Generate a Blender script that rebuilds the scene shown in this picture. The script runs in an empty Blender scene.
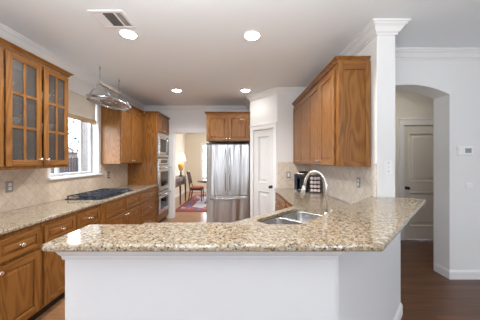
import bpy, bmesh, math, random
from mathutils import Vector, Matrix
random.seed(7)
R = math.radians
SC = bpy.context.scene
COL = SC.collection

# ------------------------------------------------------------------ camera, world, light, exposure
CAMZ = 1.44
cam_d = bpy.data.cameras.new('camera'); cam = bpy.data.objects.new('camera', cam_d); COL.objects.link(cam)
cam_d.sensor_width = 36.0; cam_d.lens = 16.8; cam_d.clip_start = 0.02; cam_d.clip_end = 200
cam.location = (0, 0, CAMZ); cam.rotation_euler = (R(90), 0, 0)
SC.camera = cam

world = bpy.data.worlds.new('sky'); SC.world = world; world.use_nodes = True
bg = world.node_tree.nodes['Background']; bg.inputs[0].default_value = (0.80, 0.89, 1.0, 1); bg.inputs[1].default_value = 15.0

def area(name, loc, rot, sx, sy, power, col=(1, 1, 1)):
    d = bpy.data.lights.new(name, 'AREA'); d.shape = 'RECTANGLE'; d.size = sx; d.size_y = sy; d.energy = power; d.color = col
    o = bpy.data.objects.new(name, d); COL.objects.link(o); o.location = loc; o.rotation_euler = rot
    return o
# added fill light aimed up at the ceiling, an assumed flash out of view
area('ceiling_fill', (-0.35, -0.15, 1.85), (R(174), 0, 0), 0.9, 0.9, 106, (0.92, 0.96, 1.0))
# unseen fill lights added under the hall and dining room ceilings
area('hall_fill', (2.7, 3.2, 2.72), (0, 0, 0), 0.4, 0.4, 5, (1.0, 0.93, 0.84))
area('dining_fill', (-0.6, 7.6, 2.74), (0, 0, 0), 0.6, 0.6, 30, (1.0, 0.92, 0.80))
for nm, lc, rt, a_, c_ in (('portal_side', (5.14, -.55, 1.45), (0, R(90), 0), 1.1, .9),
                           ('portal_rear_left', (-1.0, -3.34, 1.5), (R(-90), 0, R(180)), .8, 1.2), ('portal_rear_right', (2.0, -3.34, 1.5), (R(-90), 0, R(180)), .8, 1.2),
                           ('portal_kitchen', (-2.56, 3.305, 1.8), (0, R(-90), 0), 1.2, .95), ('portal_dining_side', (1.53, 7.2, 1.55), (0, R(90), 0), 1.1, .6),
                           ('portal_dining_back', (-1.37, 10.36, 1.4), (R(-90), 0, 0), .7, 1.53)):
    area(nm, lc, rt, a_, c_, 1).data.cycles.is_portal = True

SC.view_settings.view_transform = 'Standard'; SC.view_settings.look = 'None'
SC.view_settings.gamma = 1.0; SC.view_settings.use_curve_mapping = False
SC.view_settings.exposure = 0.13
try:
    SC.cycles.use_denoising = True
    SC.cycles.max_bounces = 10; SC.cycles.diffuse_bounces = 6; SC.cycles.glossy_bounces = 4
    SC.cycles.transparent_max_bounces = 12; SC.cycles.sample_clamp_indirect = 6.0
except Exception:
    pass

# ------------------------------------------------------------------ materials
def nt(name):
    m = bpy.data.materials.new(name); m.use_nodes = True
    t = m.node_tree; b = t.nodes['Principled BSDF']
    return m, t, b
def N(t, kind, **kw):
    n = t.nodes.new(kind)
    for k, v in kw.items(): setattr(n, k, v)
    return n
def L(t, a, b): t.links.new(a, b)
def ramp(t, fac, stops):
    r = N(t, 'ShaderNodeValToRGB')
    el = r.color_ramp.elements
    while len(el) < len(stops): el.new(0.5)
    for e, (p, c) in zip(el, stops): e.position = p; e.color = (*c, 1)
    L(t, fac, r.inputs[0]); return r.outputs[0]
def plain(name, col, rough=0.5, metal=0.0, spec=None, bump=0.0, bscale=200, coat=0.0):
    m, t, b = nt(name)
    b.inputs['Base Color'].default_value = (*col, 1); b.inputs['Roughness'].default_value = rough
    b.inputs['Metallic'].default_value = metal
    if spec is not None: b.inputs['Specular IOR Level'].default_value = spec
    if coat: b.inputs['Coat Weight'].default_value = coat; b.inputs['Coat Roughness'].default_value = 0.1
    tc = N(t, 'ShaderNodeTexCoord'); n = N(t, 'ShaderNodeTexNoise'); n.inputs['Scale'].default_value = bscale
    L(t, tc.outputs['Object'], n.inputs['Vector'])
    mp = N(t, 'ShaderNodeMapRange'); mp.inputs[3].default_value = max(0, rough - 0.04); mp.inputs[4].default_value = min(1, rough + 0.04)
    L(t, n.outputs[0], mp.inputs[0]); L(t, mp.outputs[0], b.inputs['Roughness'])
    if bump:
        bp = N(t, 'ShaderNodeBump'); bp.inputs['Strength'].default_value = bump; bp.inputs['Distance'].default_value = 0.002
        L(t, n.outputs[0], bp.inputs['Height']); L(t, bp.outputs[0], b.inputs['Normal'])
    return m
def emis(name, col, strength):
    m, t, b = nt(name)
    b.inputs['Base Color'].default_value = (*col, 1)
    b.inputs['Emission Color'].default_value = (*col, 1); b.inputs['Emission Strength'].default_value = strength
    return m
def oak(name, axis, tone=0.66):
    m, t, b = nt(name)
    tc = N(t, 'ShaderNodeTexCoord'); oi = N(t, 'ShaderNodeObjectInfo')
    mul = N(t, 'ShaderNodeMath', operation='MULTIPLY'); mul.inputs[1].default_value = 7.0; L(t, oi.outputs['Random'], mul.inputs[0])
    add = N(t, 'ShaderNodeVectorMath', operation='ADD'); L(t, tc.outputs['Object'], add.inputs[0]); L(t, mul.outputs[0], add.inputs[1])
    def mapped(s_across, s_along):
        mp = N(t, 'ShaderNodeMapping'); s = [s_across] * 3; s['xyz'.index(axis)] = s_along
        mp.inputs['Scale'].default_value = s; L(t, add.outputs[0], mp.inputs['Vector']); return mp.outputs[0]
    fine = N(t, 'ShaderNodeTexNoise'); fine.inputs['Scale'].default_value = 1.0; fine.inputs['Detail'].default_value = 4
    L(t, mapped(160, 5), fine.inputs['Vector'])
    big = N(t, 'ShaderNodeTexNoise'); big.inputs['Scale'].default_value = 1.0; big.inputs['Detail'].default_value = 1; big.inputs['Roughness'].default_value = 0.4
    L(t, mapped(7.0, 1.1), big.inputs['Vector'])
    ring = N(t, 'ShaderNodeMath', operation='MULTIPLY'); ring.inputs[1].default_value = 70.0; L(t, big.outputs[0], ring.inputs[0])
    sn = N(t, 'ShaderNodeMath', operation='SINE'); L(t, ring.outputs[0], sn.inputs[0])
    mr = N(t, 'ShaderNodeMapRange'); mr.inputs[1].default_value = -1; mr.inputs[2].default_value = 1; L(t, sn.outputs[0], mr.inputs[0])
    mix = N(t, 'ShaderNodeMix'); mix.data_type = 'FLOAT'; mix.inputs[0].default_value = 0.60
    L(t, mr.outputs[0], mix.inputs[2]); L(t, fine.outputs[0], mix.inputs[3])
    c = ramp(t, mix.outputs[0], [(0.10, (0.205 * tone, 0.070 * tone, 0.012 * tone)), (0.42, (0.325 * tone, 0.126 * tone, 0.026 * tone)),
                                 (0.62, (0.385 * tone, 0.160 * tone, 0.036 * tone)), (0.9, (0.44 * tone, 0.195 * tone, 0.048 * tone))])
    L(t, c, b.inputs['Base Color']); b.inputs['Roughness'].default_value = 0.36; b.inputs['Specular IOR Level'].default_value = 0.32
    b.inputs['Coat Weight'].default_value = 0.06; b.inputs['Coat Roughness'].default_value = 0.18
    bp = N(t, 'ShaderNodeBump'); bp.inputs['Strength'].default_value = 0.12; bp.inputs['Distance'].default_value = 0.001
    L(t, fine.outputs[0], bp.inputs['Height']); L(t, bp.outputs[0], b.inputs['Normal'])
    return m
def granite(name):
    m, t, b = nt(name)
    tc = N(t, 'ShaderNodeTexCoord'); co = tc.outputs['Object']
    n1 = N(t, 'ShaderNodeTexNoise'); n1.inputs['Scale'].default_value = 40; n1.inputs['Detail'].default_value = 5; n1.inputs['Roughness'].default_value = 0.65
    L(t, co, n1.inputs['Vector'])
    c1 = ramp(t, n1.outputs[0], [(0.28, (0.145, 0.088, 0.048)), (0.43, (0.255, 0.180, 0.108)), (0.54, (0.34, 0.265, 0.172)), (0.70, (0.45, 0.40, 0.32))])
    v = N(t, 'ShaderNodeTexVoronoi'); v.inputs['Scale'].default_value = 135; L(t, co, v.inputs['Vector'])
    bw = N(t, 'ShaderNodeSeparateColor'); L(t, v.outputs['Color'], bw.inputs[0])
    gt = N(t, 'ShaderNodeMath', operation='GREATER_THAN'); gt.inputs[1].default_value = 0.80; L(t, bw.outputs[0], gt.inputs[0])
    gw = N(t, 'ShaderNodeMath', operation='GREATER_THAN'); gw.inputs[1].default_value = 0.72; L(t, bw.outputs[1], gw.inputs[0])
    n2 = N(t, 'ShaderNodeTexNoise'); n2.inputs['Scale'].default_value = 60; n2.inputs['Detail'].default_value = 2; L(t, co, n2.inputs['Vector'])
    g2 = N(t, 'ShaderNodeMath', operation='GREATER_THAN'); g2.inputs[1].default_value = 0.5; L(t, n2.outputs[0], g2.inputs[0])
    dk = N(t, 'ShaderNodeMath', operation='MULTIPLY'); L(t, gt.outputs[0], dk.inputs[0]); L(t, g2.outputs[0], dk.inputs[1])
    mw = N(t, 'ShaderNodeMix'); mw.data_type = 'RGBA'; mw.inputs[7].default_value = (0.60, 0.575, 0.52, 1)
    gwm = N(t, 'ShaderNodeMath', operation='MULTIPLY'); gwm.inputs[1].default_value = 0.42; L(t, gw.outputs[0], gwm.inputs[0])
    L(t, gwm.outputs[0], mw.inputs[0]); L(t, c1, mw.inputs[6])
    md = N(t, 'ShaderNodeMix'); md.data_type = 'RGBA'; md.inputs[7].default_value = (0.045, 0.032, 0.028, 1)
    dkm = N(t, 'ShaderNodeMath', operation='MULTIPLY'); dkm.inputs[1].default_value = 0.92; L(t, dk.outputs[0], dkm.inputs[0])
    L(t, dkm.outputs[0], md.inputs[0]); L(t, mw.outputs[2], md.inputs[6])
    L(t, md.outputs[2], b.inputs['Base Color']); b.inputs['Roughness'].default_value = 0.09
    b.inputs['Specular IOR Level'].default_value = 0.6
    return m
def tile(name, plane, c1=(0.72, 0.61, 0.49), c2=(0.63, 0.52, 0.41)):
    m, t, b = nt(name)
    tc = N(t, 'ShaderNodeTexCoord'); sx = N(t, 'ShaderNodeSeparateXYZ'); L(t, tc.outputs['Object'], sx.inputs[0])
    cx = N(t, 'ShaderNodeCombineXYZ'); L(t, sx.outputs['Y' if plane == 'x' else 'X'], cx.inputs[0]); L(t, sx.outputs['Z'], cx.inputs[1])
    mp = N(t, 'ShaderNodeMapping'); mp.inputs['Rotation'].default_value = (0, 0, R(45)); L(t, cx.outputs[0], mp.inputs['Vector'])
    br = N(t, 'ShaderNodeTexBrick'); br.offset = 0.0; br.inputs['Scale'].default_value = 1.0
    br.inputs['Brick Width'].default_value = 0.112; br.inputs['Row Height'].default_value = 0.112
    br.inputs['Mortar Size'].default_value = 0.0022; br.inputs['Mortar Smooth'].default_value = 0.3
    br.inputs['Color1'].default_value = (*c1, 1); br.inputs['Color2'].default_value = (*c2, 1)
    br.inputs['Mortar'].default_value = (0.44, 0.36, 0.28, 1); L(t, mp.outputs[0], br.inputs['Vector'])
    n = N(t, 'ShaderNodeTexNoise'); n.inputs['Scale'].default_value = 22; n.inputs['Detail'].default_value = 5; L(t, tc.outputs['Object'], n.inputs['Vector'])
    c = ramp(t, n.outputs[0], [(0.3, (0.86, 0.82, 0.78)), (0.6, (1.0, 1.0, 1.0))])
    mx = N(t, 'ShaderNodeMix'); mx.data_type = 'RGBA'; mx.blend_type = 'MULTIPLY'; mx.inputs[0].default_value = 0.8
    L(t, br.outputs['Color'], mx.inputs[6]); L(t, c, mx.inputs[7]); L(t, mx.outputs[2], b.inputs['Base Color'])
    b.inputs['Roughness'].default_value = 0.28
    bp = N(t, 'ShaderNodeBump'); bp.inputs['Strength'].default_value = 0.3; bp.inputs['Distance'].default_value = 0.002; bp.invert = True
    L(t, br.outputs['Fac'], bp.inputs['Height']); L(t, bp.outputs[0], b.inputs['Normal'])
    return m
def planks(name, ca, cb, mort, rough=0.28):
    m, t, b = nt(name)
    tc = N(t, 'ShaderNodeTexCoord')
    br = N(t, 'ShaderNodeTexBrick'); br.offset = 0.37; br.inputs['Scale'].default_value = 1
    br.inputs['Brick Width'].default_value = 1.1; br.inputs['Row Height'].default_value = 0.083; br.inputs['Mortar Size'].default_value = 0.0012
    br.inputs['Color1'].default_value = (*ca, 1); br.inputs['Color2'].default_value = (*cb, 1); br.inputs['Mortar'].default_value = (*mort, 1)
    L(t, tc.outputs['Object'], br.inputs['Vector'])
    mp = N(t, 'ShaderNodeMapping'); mp.inputs['Scale'].default_value = (2.5, 45, 1); L(t, tc.outputs['Object'], mp.inputs['Vector'])
    n = N(t, 'ShaderNodeTexNoise'); n.inputs['Scale'].default_value = 1; n.inputs['Detail'].default_value = 5; L(t, mp.outputs[0], n.inputs['Vector'])
    c = ramp(t, n.outputs[0], [(0.3, (0.55, 0.5, 0.46)), (0.7, (1.15, 1.12, 1.1))])
    mx = N(t, 'ShaderNodeMix'); mx.data_type = 'RGBA'; mx.blend_type = 'MULTIPLY'; mx.inputs[0].default_value = 0.9
    L(t, br.outputs['Color'], mx.inputs[6]); L(t, c, mx.inputs[7]); L(t, mx.outputs[2], b.inputs['Base Color'])
    b.inputs['Roughness'].default_value = rough
    return m
def brick(name):
    m, t, b = nt(name)
    tc = N(t, 'ShaderNodeTexCoord'); sx = N(t, 'ShaderNodeSeparateXYZ'); L(t, tc.outputs['Object'], sx.inputs[0])
    ad = N(t, 'ShaderNodeMath', operation='ADD'); L(t, sx.outputs[0], ad.inputs[0]); L(t, sx.outputs[1], ad.inputs[1])
    cx = N(t, 'ShaderNodeCombineXYZ'); L(t, ad.outputs[0], cx.inputs[0]); L(t, sx.outputs[2], cx.inputs[1])
    br = N(t, 'ShaderNodeTexBrick'); br.inputs['Scale'].default_value = 1; br.inputs['Brick Width'].default_value = 0.22; br.inputs['Row Height'].default_value = 0.09
    br.inputs['Mortar Size'].default_value = 0.008
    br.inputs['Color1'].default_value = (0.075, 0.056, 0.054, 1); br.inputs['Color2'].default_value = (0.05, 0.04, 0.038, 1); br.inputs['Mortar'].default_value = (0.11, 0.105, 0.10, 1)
    L(t, cx.outputs[0], br.inputs['Vector']); L(t, br.outputs['Color'], b.inputs['Base Color']); b.inputs['Roughness'].default_value = 0.9
    return m
def steel(name, axis='z', col=(0.60, 0.60, 0.61), rough=0.24, wob=0.35, aniso=0.0):
    m, t, b = nt(name)
    b.inputs['Base Color'].default_value = (*col, 1); b.inputs['Metallic'].default_value = 1.0; b.inputs['Roughness'].default_value = rough
    if aniso:
        b.inputs['Anisotropic'].default_value = aniso; b.inputs['Anisotropic Rotation'].default_value = 0.25
        tg = N(t, 'ShaderNodeTangent'); tg.direction_type = 'RADIAL'; tg.axis = 'Z'; L(t, tg.outputs[0], b.inputs['Tangent'])
    tc = N(t, 'ShaderNodeTexCoord'); mp = N(t, 'ShaderNodeMapping'); s = [7.0, 7.0, 7.0]; s['xyz'.index(axis)] = 0.5
    mp.inputs['Scale'].default_value = s; L(t, tc.outputs['Object'], mp.inputs['Vector'])
    n = N(t, 'ShaderNodeTexNoise'); n.inputs['Scale'].default_value = 1; n.inputs['Detail'].default_value = 1; L(t, mp.outputs[0], n.inputs['Vector'])
    bp = N(t, 'ShaderNodeBump'); bp.inputs['Strength'].default_value = wob; bp.inputs['Distance'].default_value = 0.05
    L(t, n.outputs[0], bp.inputs['Height']); L(t, bp.outputs[0], b.inputs['Normal'])
    mp2 = N(t, 'ShaderNodeMapping'); s2 = [400.0] * 3; s2['xyz'.index(axis)] = 4.0; mp2.inputs['Scale'].default_value = s2
    L(t, tc.outputs['Object'], mp2.inputs['Vector'])
    n2 = N(t, 'ShaderNodeTexNoise'); n2.inputs['Scale'].default_value = 1; L(t, mp2.outputs[0], n2.inputs['Vector'])
    mr = N(t, 'ShaderNodeMapRange'); mr.inputs[3].default_value = rough - 0.06; mr.inputs[4].default_value = rough + 0.08
    L(t, n2.outputs[0], mr.inputs[0]); L(t, mr.outputs[0], b.inputs['Roughness'])
    return m
def glass(name, tint=(0.9, 0.92, 0.93), refl=0.08, rough=0.02, bump=0.0):
    m = bpy.data.materials.new(name); m.use_nodes = True; t = m.node_tree; t.nodes.clear()
    o = N(t, 'ShaderNodeOutputMaterial'); tr = N(t, 'ShaderNodeBsdfTransparent'); tr.inputs[0].default_value = (*tint, 1)
    gl = N(t, 'ShaderNodeBsdfGlossy'); gl.inputs['Roughness'].default_value = rough
    lw = N(t, 'ShaderNodeLayerWeight'); pw_ = N(t, 'ShaderNodeMath', operation='POWER'); pw_.inputs[1].default_value = 5.0; L(t, lw.outputs['Facing'], pw_.inputs[0])
    ad = N(t, 'ShaderNodeMath', operation='MULTIPLY_ADD'); ad.inputs[1].default_value = 0.9; ad.inputs[2].default_value = refl * 0.5; ad.use_clamp = True; L(t, pw_.outputs[0], ad.inputs[0])
    mx = N(t, 'ShaderNodeMixShader'); L(t, ad.outputs[0], mx.inputs[0]); L(t, tr.outputs[0], mx.inputs[1]); L(t, gl.outputs[0], mx.inputs[2]); L(t, mx.outputs[0], o.inputs[0])
    if bump:
        tc = N(t, 'ShaderNodeTexCoord'); v = N(t, 'ShaderNodeTexVoronoi'); v.inputs['Scale'].default_value = 60; L(t, tc.outputs['Object'], v.inputs['Vector'])
        bp = N(t, 'ShaderNodeBump'); bp.inputs['Strength'].default_value = bump; bp.inputs['Distance'].default_value = 0.004
        L(t, v.outputs[0], bp.inputs['Height']); L(t, bp.outputs[0], gl.inputs['Normal'])
    return m
def rugmat(name):
    m, t, b = nt(name)
    tc = N(t, 'ShaderNodeTexCoord')
    v = N(t, 'ShaderNodeTexVoronoi'); v.inputs['Scale'].default_value = 6; L(t, tc.outputs['Object'], v.inputs['Vector'])
    sp = N(t, 'ShaderNodeSeparateColor'); L(t, v.outputs['Color'], sp.inputs[0])
    c = ramp(t, sp.outputs[0], [(0.0, (0.25, 0.05, 0.05)), (0.35, (0.32, 0.09, 0.08)), (0.6, (0.10, 0.10, 0.22)), (0.85, (0.55, 0.45, 0.38))])
    ramp_node = c.node; ramp_node.color_ramp.interpolation = 'CONSTANT'
    L(t, c, b.inputs['Base Color']); b.inputs['Roughness'].default_value = 0.95
    return m

M = dict(
    wall=plain('white_paint', (0.79, 0.78, 0.76), 0.6, bump=0.05, bscale=350),
    cream=plain('cream_paint', (0.76, 0.72, 0.65), 0.6),
    beige=plain('beige_paint', (0.74, 0.65, 0.52), 0.6),
    ceil=plain('ceiling_paint', (0.85, 0.885, 0.905), 0.75, bump=0.05, bscale=250),
    trim=plain('trim_paint', (0.80, 0.79, 0.775), 0.4),
    greige=plain('hall_door_paint', (0.72, 0.67, 0.60), 0.45),
    panel=plain('island_paint', (0.72, 0.72, 0.72), 0.45),
    oakz=oak('oak_upright_grain', 'z'), oakx=oak('oak_cross_grain', 'x'), oaky=oak('oak_depth_grain', 'y'),
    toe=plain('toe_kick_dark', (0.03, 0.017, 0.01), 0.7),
    granite=granite('granite'),
    tilex=tile('travertine_tile_side', 'x'), tiley=tile('travertine_tile_face', 'y'),
    tiledaylit=tile('daylit_travertine_tile', 'x', (0.74, 0.68, 0.60), (0.64, 0.58, 0.51)),  # same travertine, with daylight put into a paler, greyer colour
    floor=planks('walnut_planks', (0.175, 0.072, 0.030), (0.105, 0.043, 0.019), (0.03, 0.014, 0.008), 0.33),
    kfloor=planks('oak_planks', (0.42, 0.225, 0.11), (0.34, 0.17, 0.08), (0.12, 0.06, 0.03)),
    steel=steel('brushed_steel', 'z', (0.47, 0.47, 0.475), 0.30, 0.9, 0.8), steelx=steel('brushed_steel_flat', 'x', wob=0.05),
    sink=steel('sink_steel', 'x', (0.62, 0.62, 0.62), 0.22, 0.03),
    nickel=plain('satin_nickel', (0.72, 0.69, 0.64), 0.26, 1.0),
    knob=plain('knob_nickel', (0.86, 0.80, 0.76), 0.22, 1.0),
    black=plain('black_plastic', (0.02, 0.02, 0.022), 0.3),
    iron=plain('cast_iron', (0.018, 0.022, 0.035), 0.42),
    hob=plain('hob_enamel', (0.012, 0.018, 0.035), 0.12),
    ovenglass=plain('oven_glass', (0.012, 0.012, 0.014), 0.06),
    bronze=plain('dark_bronze', (0.05, 0.035, 0.025), 0.35, 0.9),
    plate=plain('steel_plate', (0.36, 0.34, 0.31), 0.4, 0.6),
    brown=plain('brown_plate', (0.10, 0.06, 0.04), 0.5),
    white=plain('white_plastic', (0.85, 0.84, 0.82), 0.35),
    almond=plain('almond_plastic', (0.78, 0.74, 0.66), 0.4),
    lcd=plain('lcd', (0.28, 0.30, 0.28), 0.2),
    slot=plain('slot_dark', (0.03, 0.03, 0.03), 0.6),
    pane=glass('window_glass', (0.97, 0.98, 0.98), 0.05),
    seeded=glass('seeded_glass', (0.66, 0.66, 0.66), 0.36, 0.3, 0.4),
    lens=emis('lamp_lens', (1.0, 0.985, 0.96), 34.0),
    ventdark=plain('vent_dark', (0.10, 0.09, 0.085), 0.7),
    doorp=plain('door_paint', (0.70, 0.69, 0.675), 0.4),
    frameshade=plain('window_frame_shaded', (0.42, 0.42, 0.42), 0.45),  # shadow on the kitchen window frame put into its grey
    shade=plain('shade_fabric', (0.80, 0.75, 0.66), 0.9, bump=0.2),
    rail=plain('shade_rail_wood', (0.50, 0.36, 0.21), 0.6),
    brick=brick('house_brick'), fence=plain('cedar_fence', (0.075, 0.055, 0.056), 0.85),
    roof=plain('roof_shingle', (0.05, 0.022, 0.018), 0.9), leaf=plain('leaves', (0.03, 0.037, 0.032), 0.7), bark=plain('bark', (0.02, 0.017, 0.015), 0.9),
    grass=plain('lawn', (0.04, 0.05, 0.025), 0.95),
    mahog=plain('dark_mahogany', (0.055, 0.022, 0.014), 0.3), redseat=plain('red_upholstery', (0.32, 0.07, 0.035), 0.85),
    rug=rugmat('rug_weave'), rugc=plain('rug_border', (0.22, 0.05, 0.05), 0.95), rugsun=plain('rug_sunlit_field', (0.52, 0.50, 0.56), 0.95),
    lampshade=emis('lamp_shade_lit', (1.0, 0.83, 0.55), 0.75), amber=plain('amber_glaze', (0.62, 0.36, 0.10), 0.2),
    tank=plain('smoked_tank', (0.03, 0.04, 0.06), 0.1), pod=plain('pod_lid', (0.74, 0.62, 0.60), 0.4), china=plain('white_china', (0.80, 0.79, 0.76), 0.25),
    inside=plain('cabinet_lining', (0.30, 0.25, 0.20), 0.6),
)

# ------------------------------------------------------------------ mesh helpers
class MB:
    def __init__(s): s.bm = bmesh.new()
    def _f(s, vs, m, sm=False):
        try:
            f = s.bm.faces.new(vs); f.material_index = m; f.smooth = sm; return f
        except ValueError: return None
    def box(s, x0, x1, y0, y1, z0, z1, m=0):
        v = [s.bm.verts.new((x, y, z)) for x in (x0, x1) for y in (y0, y1) for z in (z0, z1)]
        for q in ((0, 1, 3, 2), (4, 6, 7, 5), (0, 4, 5, 1), (2, 3, 7, 6), (0, 2, 6, 4), (1, 5, 7, 3)): s._f([v[i] for i in q], m)
        return s
    def prism(s, poly, a0, a1, axis='z', m=0):
        mk = {'z': lambda p, a: (p[0], p[1], a), 'y': lambda p, a: (p[0], a, p[1]), 'x': lambda p, a: (a, p[0], p[1])}[axis]
        lo = [s.bm.verts.new(mk(p, a0)) for p in poly]; hi = [s.bm.verts.new(mk(p, a1)) for p in poly]
        s._f(lo, m); s._f(hi, m); n = len(poly)
        for i in range(n): s._f([lo[i], lo[(i + 1) % n], hi[(i + 1) % n], hi[i]], m)
        return s
    def loft(s, loops, m=0, cap0=True, cap1=True, sm=True):
        ls = [[s.bm.verts.new(p) for p in lp] for lp in loops]; n = len(ls[0])
        for a, b in zip(ls, ls[1:]):
            for i in range(n): s._f([a[i], a[(i + 1) % n], b[(i + 1) % n], b[i]], m, sm)
        if cap0: s._f(ls[0], m)
        if cap1: s._f(ls[-1], m)
        return s
    def tube(s, pts, r, n=10, m=0, closed=False):
        pts = [Vector(p) for p in pts]; rs = r if isinstance(r, (list, tuple)) else [r] * len(pts)
        loops = []; K = len(pts); up = None
        for i, p in enumerate(pts):
            if closed: d = (pts[(i + 1) % K] - pts[i - 1]).normalized()
            else: d = (pts[min(i + 1, K - 1)] - pts[max(i - 1, 0)]).normalized()
            if up is None:
                up = Vector((0, 0, 1)) if abs(d.z) < 0.9 else Vector((1, 0, 0))
            a = d.cross(up).normalized(); b = a.cross(d).normalized(); up = b
            loops.append([p + (a * math.cos(2 * math.pi * k / n) + b * math.sin(2 * math.pi * k / n)) * rs[i] for k in range(n)])
        if closed:
            ls = [[s.bm.verts.new(p) for p in lp] for lp in loops]
            for i in range(K):
                A, B = ls[i], ls[(i + 1) % K]
                for k in range(n): s._f([A[k], A[(k + 1) % n], B[(k + 1) % n], B[k]], m, True)
            return s
        return s.loft(loops, m)
    def lathe(s, prof, c=(0, 0, 0), axis='z', n=20, m=0):
        c = Vector(c)
        def P(r, h, k):
            a = 2 * math.pi * k / n; u, v = r * math.cos(a), r * math.sin(a)
            return c + (Vector((u, v, h)) if axis == 'z' else Vector((u, h, v)) if axis == 'y' else Vector((h, u, v)))
        return s.loft([[P(max(r, 1e-4), h, k) for k in range(n)] for r, h in prof], m)
    def sweep(s, path, prof, m=0):
        pts = [Vector((p[0], p[1])) for p in path]; loops = []
        for i, p in enumerate(pts):
            ns = []
            if i > 0: d = (p - pts[i - 1]).normalized(); ns.append(Vector((d.y, -d.x)))
            if i < len(pts) - 1: d = (pts[i + 1] - p).normalized(); ns.append(Vector((d.y, -d.x)))
            mi = sum(ns, Vector((0, 0))).normalized(); k = 1 / max(0.3, mi.dot(ns[0]))
            loops.append([(p.x + mi.x * k * o, p.y + mi.y * k * o, z) for o, z in prof])
        return s.loft(loops, m, sm=False)
    def build(s, name, mats, parent=None, bevel=0.0, seg=2, loc=None, rot=None):
        if not isinstance(mats, (list, tuple)): mats = [mats]
        bmesh.ops.recalc_face_normals(s.bm, faces=s.bm.faces)
        me = bpy.data.meshes.new(name); s.bm.to_mesh(me); s.bm.free()
        for k in mats: me.materials.append(M[k])
        o = bpy.data.objects.new(name, me); COL.objects.link(o)
        if parent: o.parent = parent
        if loc: o.location = loc
        if rot: o.rotation_euler = rot
        if bevel:
            b = o.modifiers.new('bevel', 'BEVEL'); b.width = bevel; b.segments = seg; b.limit_method = 'ANGLE'; b.angle_limit = R(35)
        return o
def tag(o, label, cat, group=None, kind=None):
    o['label'] = label; o['category'] = cat
    if group: o['group'] = group
    if kind: o['kind'] = kind
    return o
def thing(name, label, cat, loc=(0, 0, 0), rz=0, group=None, kind=None):
    o = bpy.data.objects.new(name, None); COL.objects.link(o); o.empty_display_size = 0.1
    o.location = loc; o.rotation_euler = (0, 0, rz)
    return tag(o, label, cat, group, kind)
def struct(mb, name, mats, label, cat, bevel=0.0):
    return tag(mb.build(name, mats, None, bevel), label, cat, None, 'structure')
def copy_tree(o, parent=None):
    c = o.copy(); COL.objects.link(c)
    if parent: c.parent = parent
    for ch in list(o.children): copy_tree(ch, c)
    return c
def rrect(x0, x1, y0, y1, r, z, n=5):
    out = []
    for cx, cy, a0 in ((x1 - r, y1 - r, 0), (x0 + r, y1 - r, 90), (x0 + r, y0 + r, 180), (x1 - r, y0 + r, 270)):
        for k in range(n + 1):
            a = R(a0 + 90 * k / n); out.append((cx + r * math.cos(a), cy + r * math.sin(a), z))
    return out

# ------------------------------------------------------------------ room constants
ZC = 2.76                       # ceiling
XL = -2.39                      # left wall
YB = 5.53                       # wall with the dining doorway
WX0, WX1 = 1.33, 1.51           # right wall that ends in the column
YC = 2.175                      # column face
YA = 2.715                      # arch wall
PA, PB = (0.69, 4.15), (0.215, 4.66)   # pantry corner
YR = -3.2; XR = 5.0
WY0, WY1, WZ0, WZ1 = 2.83, 3.78, 1.21, 2.42    # kitchen window opening

# ------------------------------------------------------------------ setting
b = MB(); b.prism([(XL - .15, YR - .15), (-0.80, YR - .15), (-0.80, 1.1), (0.45, 1.1), (1.45, 2.1), (1.45, 3.9), (XR + .15, 3.9), (XR + .15, YR - .15)][0:0] or
                  [(-0.95, YR - .15), (-0.95, 1.08), (0.47, 1.08), (1.50, 2.11), (1.50, 4.2), (XR + .15, 4.2), (XR + .15, YR - .15)], -0.06, 0.0)
struct(b, 'floor', 'floor', 'dark walnut plank floor of the hall side', 'floor')
b = MB(); b.prism([(XL - .15, YR - .15), (-0.95, YR - .15), (-0.95, 1.08), (0.47, 1.08), (1.50, 2.11), (1.50, 4.2), (1.50, 10.4), (XL - .15, 10.4)], -0.06, 0.0)
struct(b, 'floor_kitchen', 'kfloor', 'lighter oak plank floor of the kitchen and dining room', 'floor')
b = MB().box(XL - .15, XR + .15, YR - .15, 10.4, ZC, ZC + .1); struct(b, 'ceiling', 'ceil', 'off-white painted ceiling', 'ceiling')

b = MB()
b.box(XL - .15, XL, YR, WY0, 0, ZC).box(XL - .15, XL, WY1, YB, 0, ZC).box(XL - .15, XL, WY0, WY1, 0, WZ0).box(XL - .15, XL, WY0, WY1, WZ1, ZC)
struct(b, 'wall_left', 'wall', 'painted left kitchen wall around the window', 'wall')
DX0, DX1, DZ = -1.65, -0.76, 2.12
b = MB(); b.box(XL - .15, DX0, YB, YB + .14, 0, ZC).box(DX1, PB[0] + .12, YB, YB + .14, 0, ZC).box(DX0, DX1, YB, YB + .14, DZ, ZC)
struct(b, 'wall_back', 'wall', 'white wall with the doorway to the dining room', 'wall')
b = MB(); b.box(PB[0], PB[0] + .12, PB[1] + .04, YB, 0, ZC)
# angled pantry wall with door opening
dv = Vector((PB[0] - PA[0], PB[1] - PA[1])); PL = dv.length; u = dv / PL; nb = Vector((-u.y, u.x)) * -1   # nb points behind the wall
if nb.y < 0: nb = -nb
def pw(s, d): p = Vector(PA) + u * s + nb * d; return (p.x, p.y)
S0, S1, PZ = 0.09, PL - 0.09, 2.04
for s0, s1, z0, z1 in ((0, S0, 0, ZC), (S1, PL, 0, ZC), (S0, S1, PZ, ZC)):
    b.prism([pw(s0, 0), pw(s1, 0), pw(s1, .1), pw(s0, .1)], z0, z1)
b.box(PA[0], WX1, PA[1], PA[1] + .1, 0, ZC)
struct(b, 'wall_pantry', 'wall', 'white angled pantry wall beside the refrigerator', 'wall')
b = MB().box(WX0, WX1, YC, PA[1], 0, ZC); struct(b, 'wall_right', 'wall', 'white right wall ending in a square column at the bar', 'wall', 0.004)
AX0, AX1, ASP, ARISE = 1.53, 2.54, 2.235, 0.12
arc = []
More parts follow.
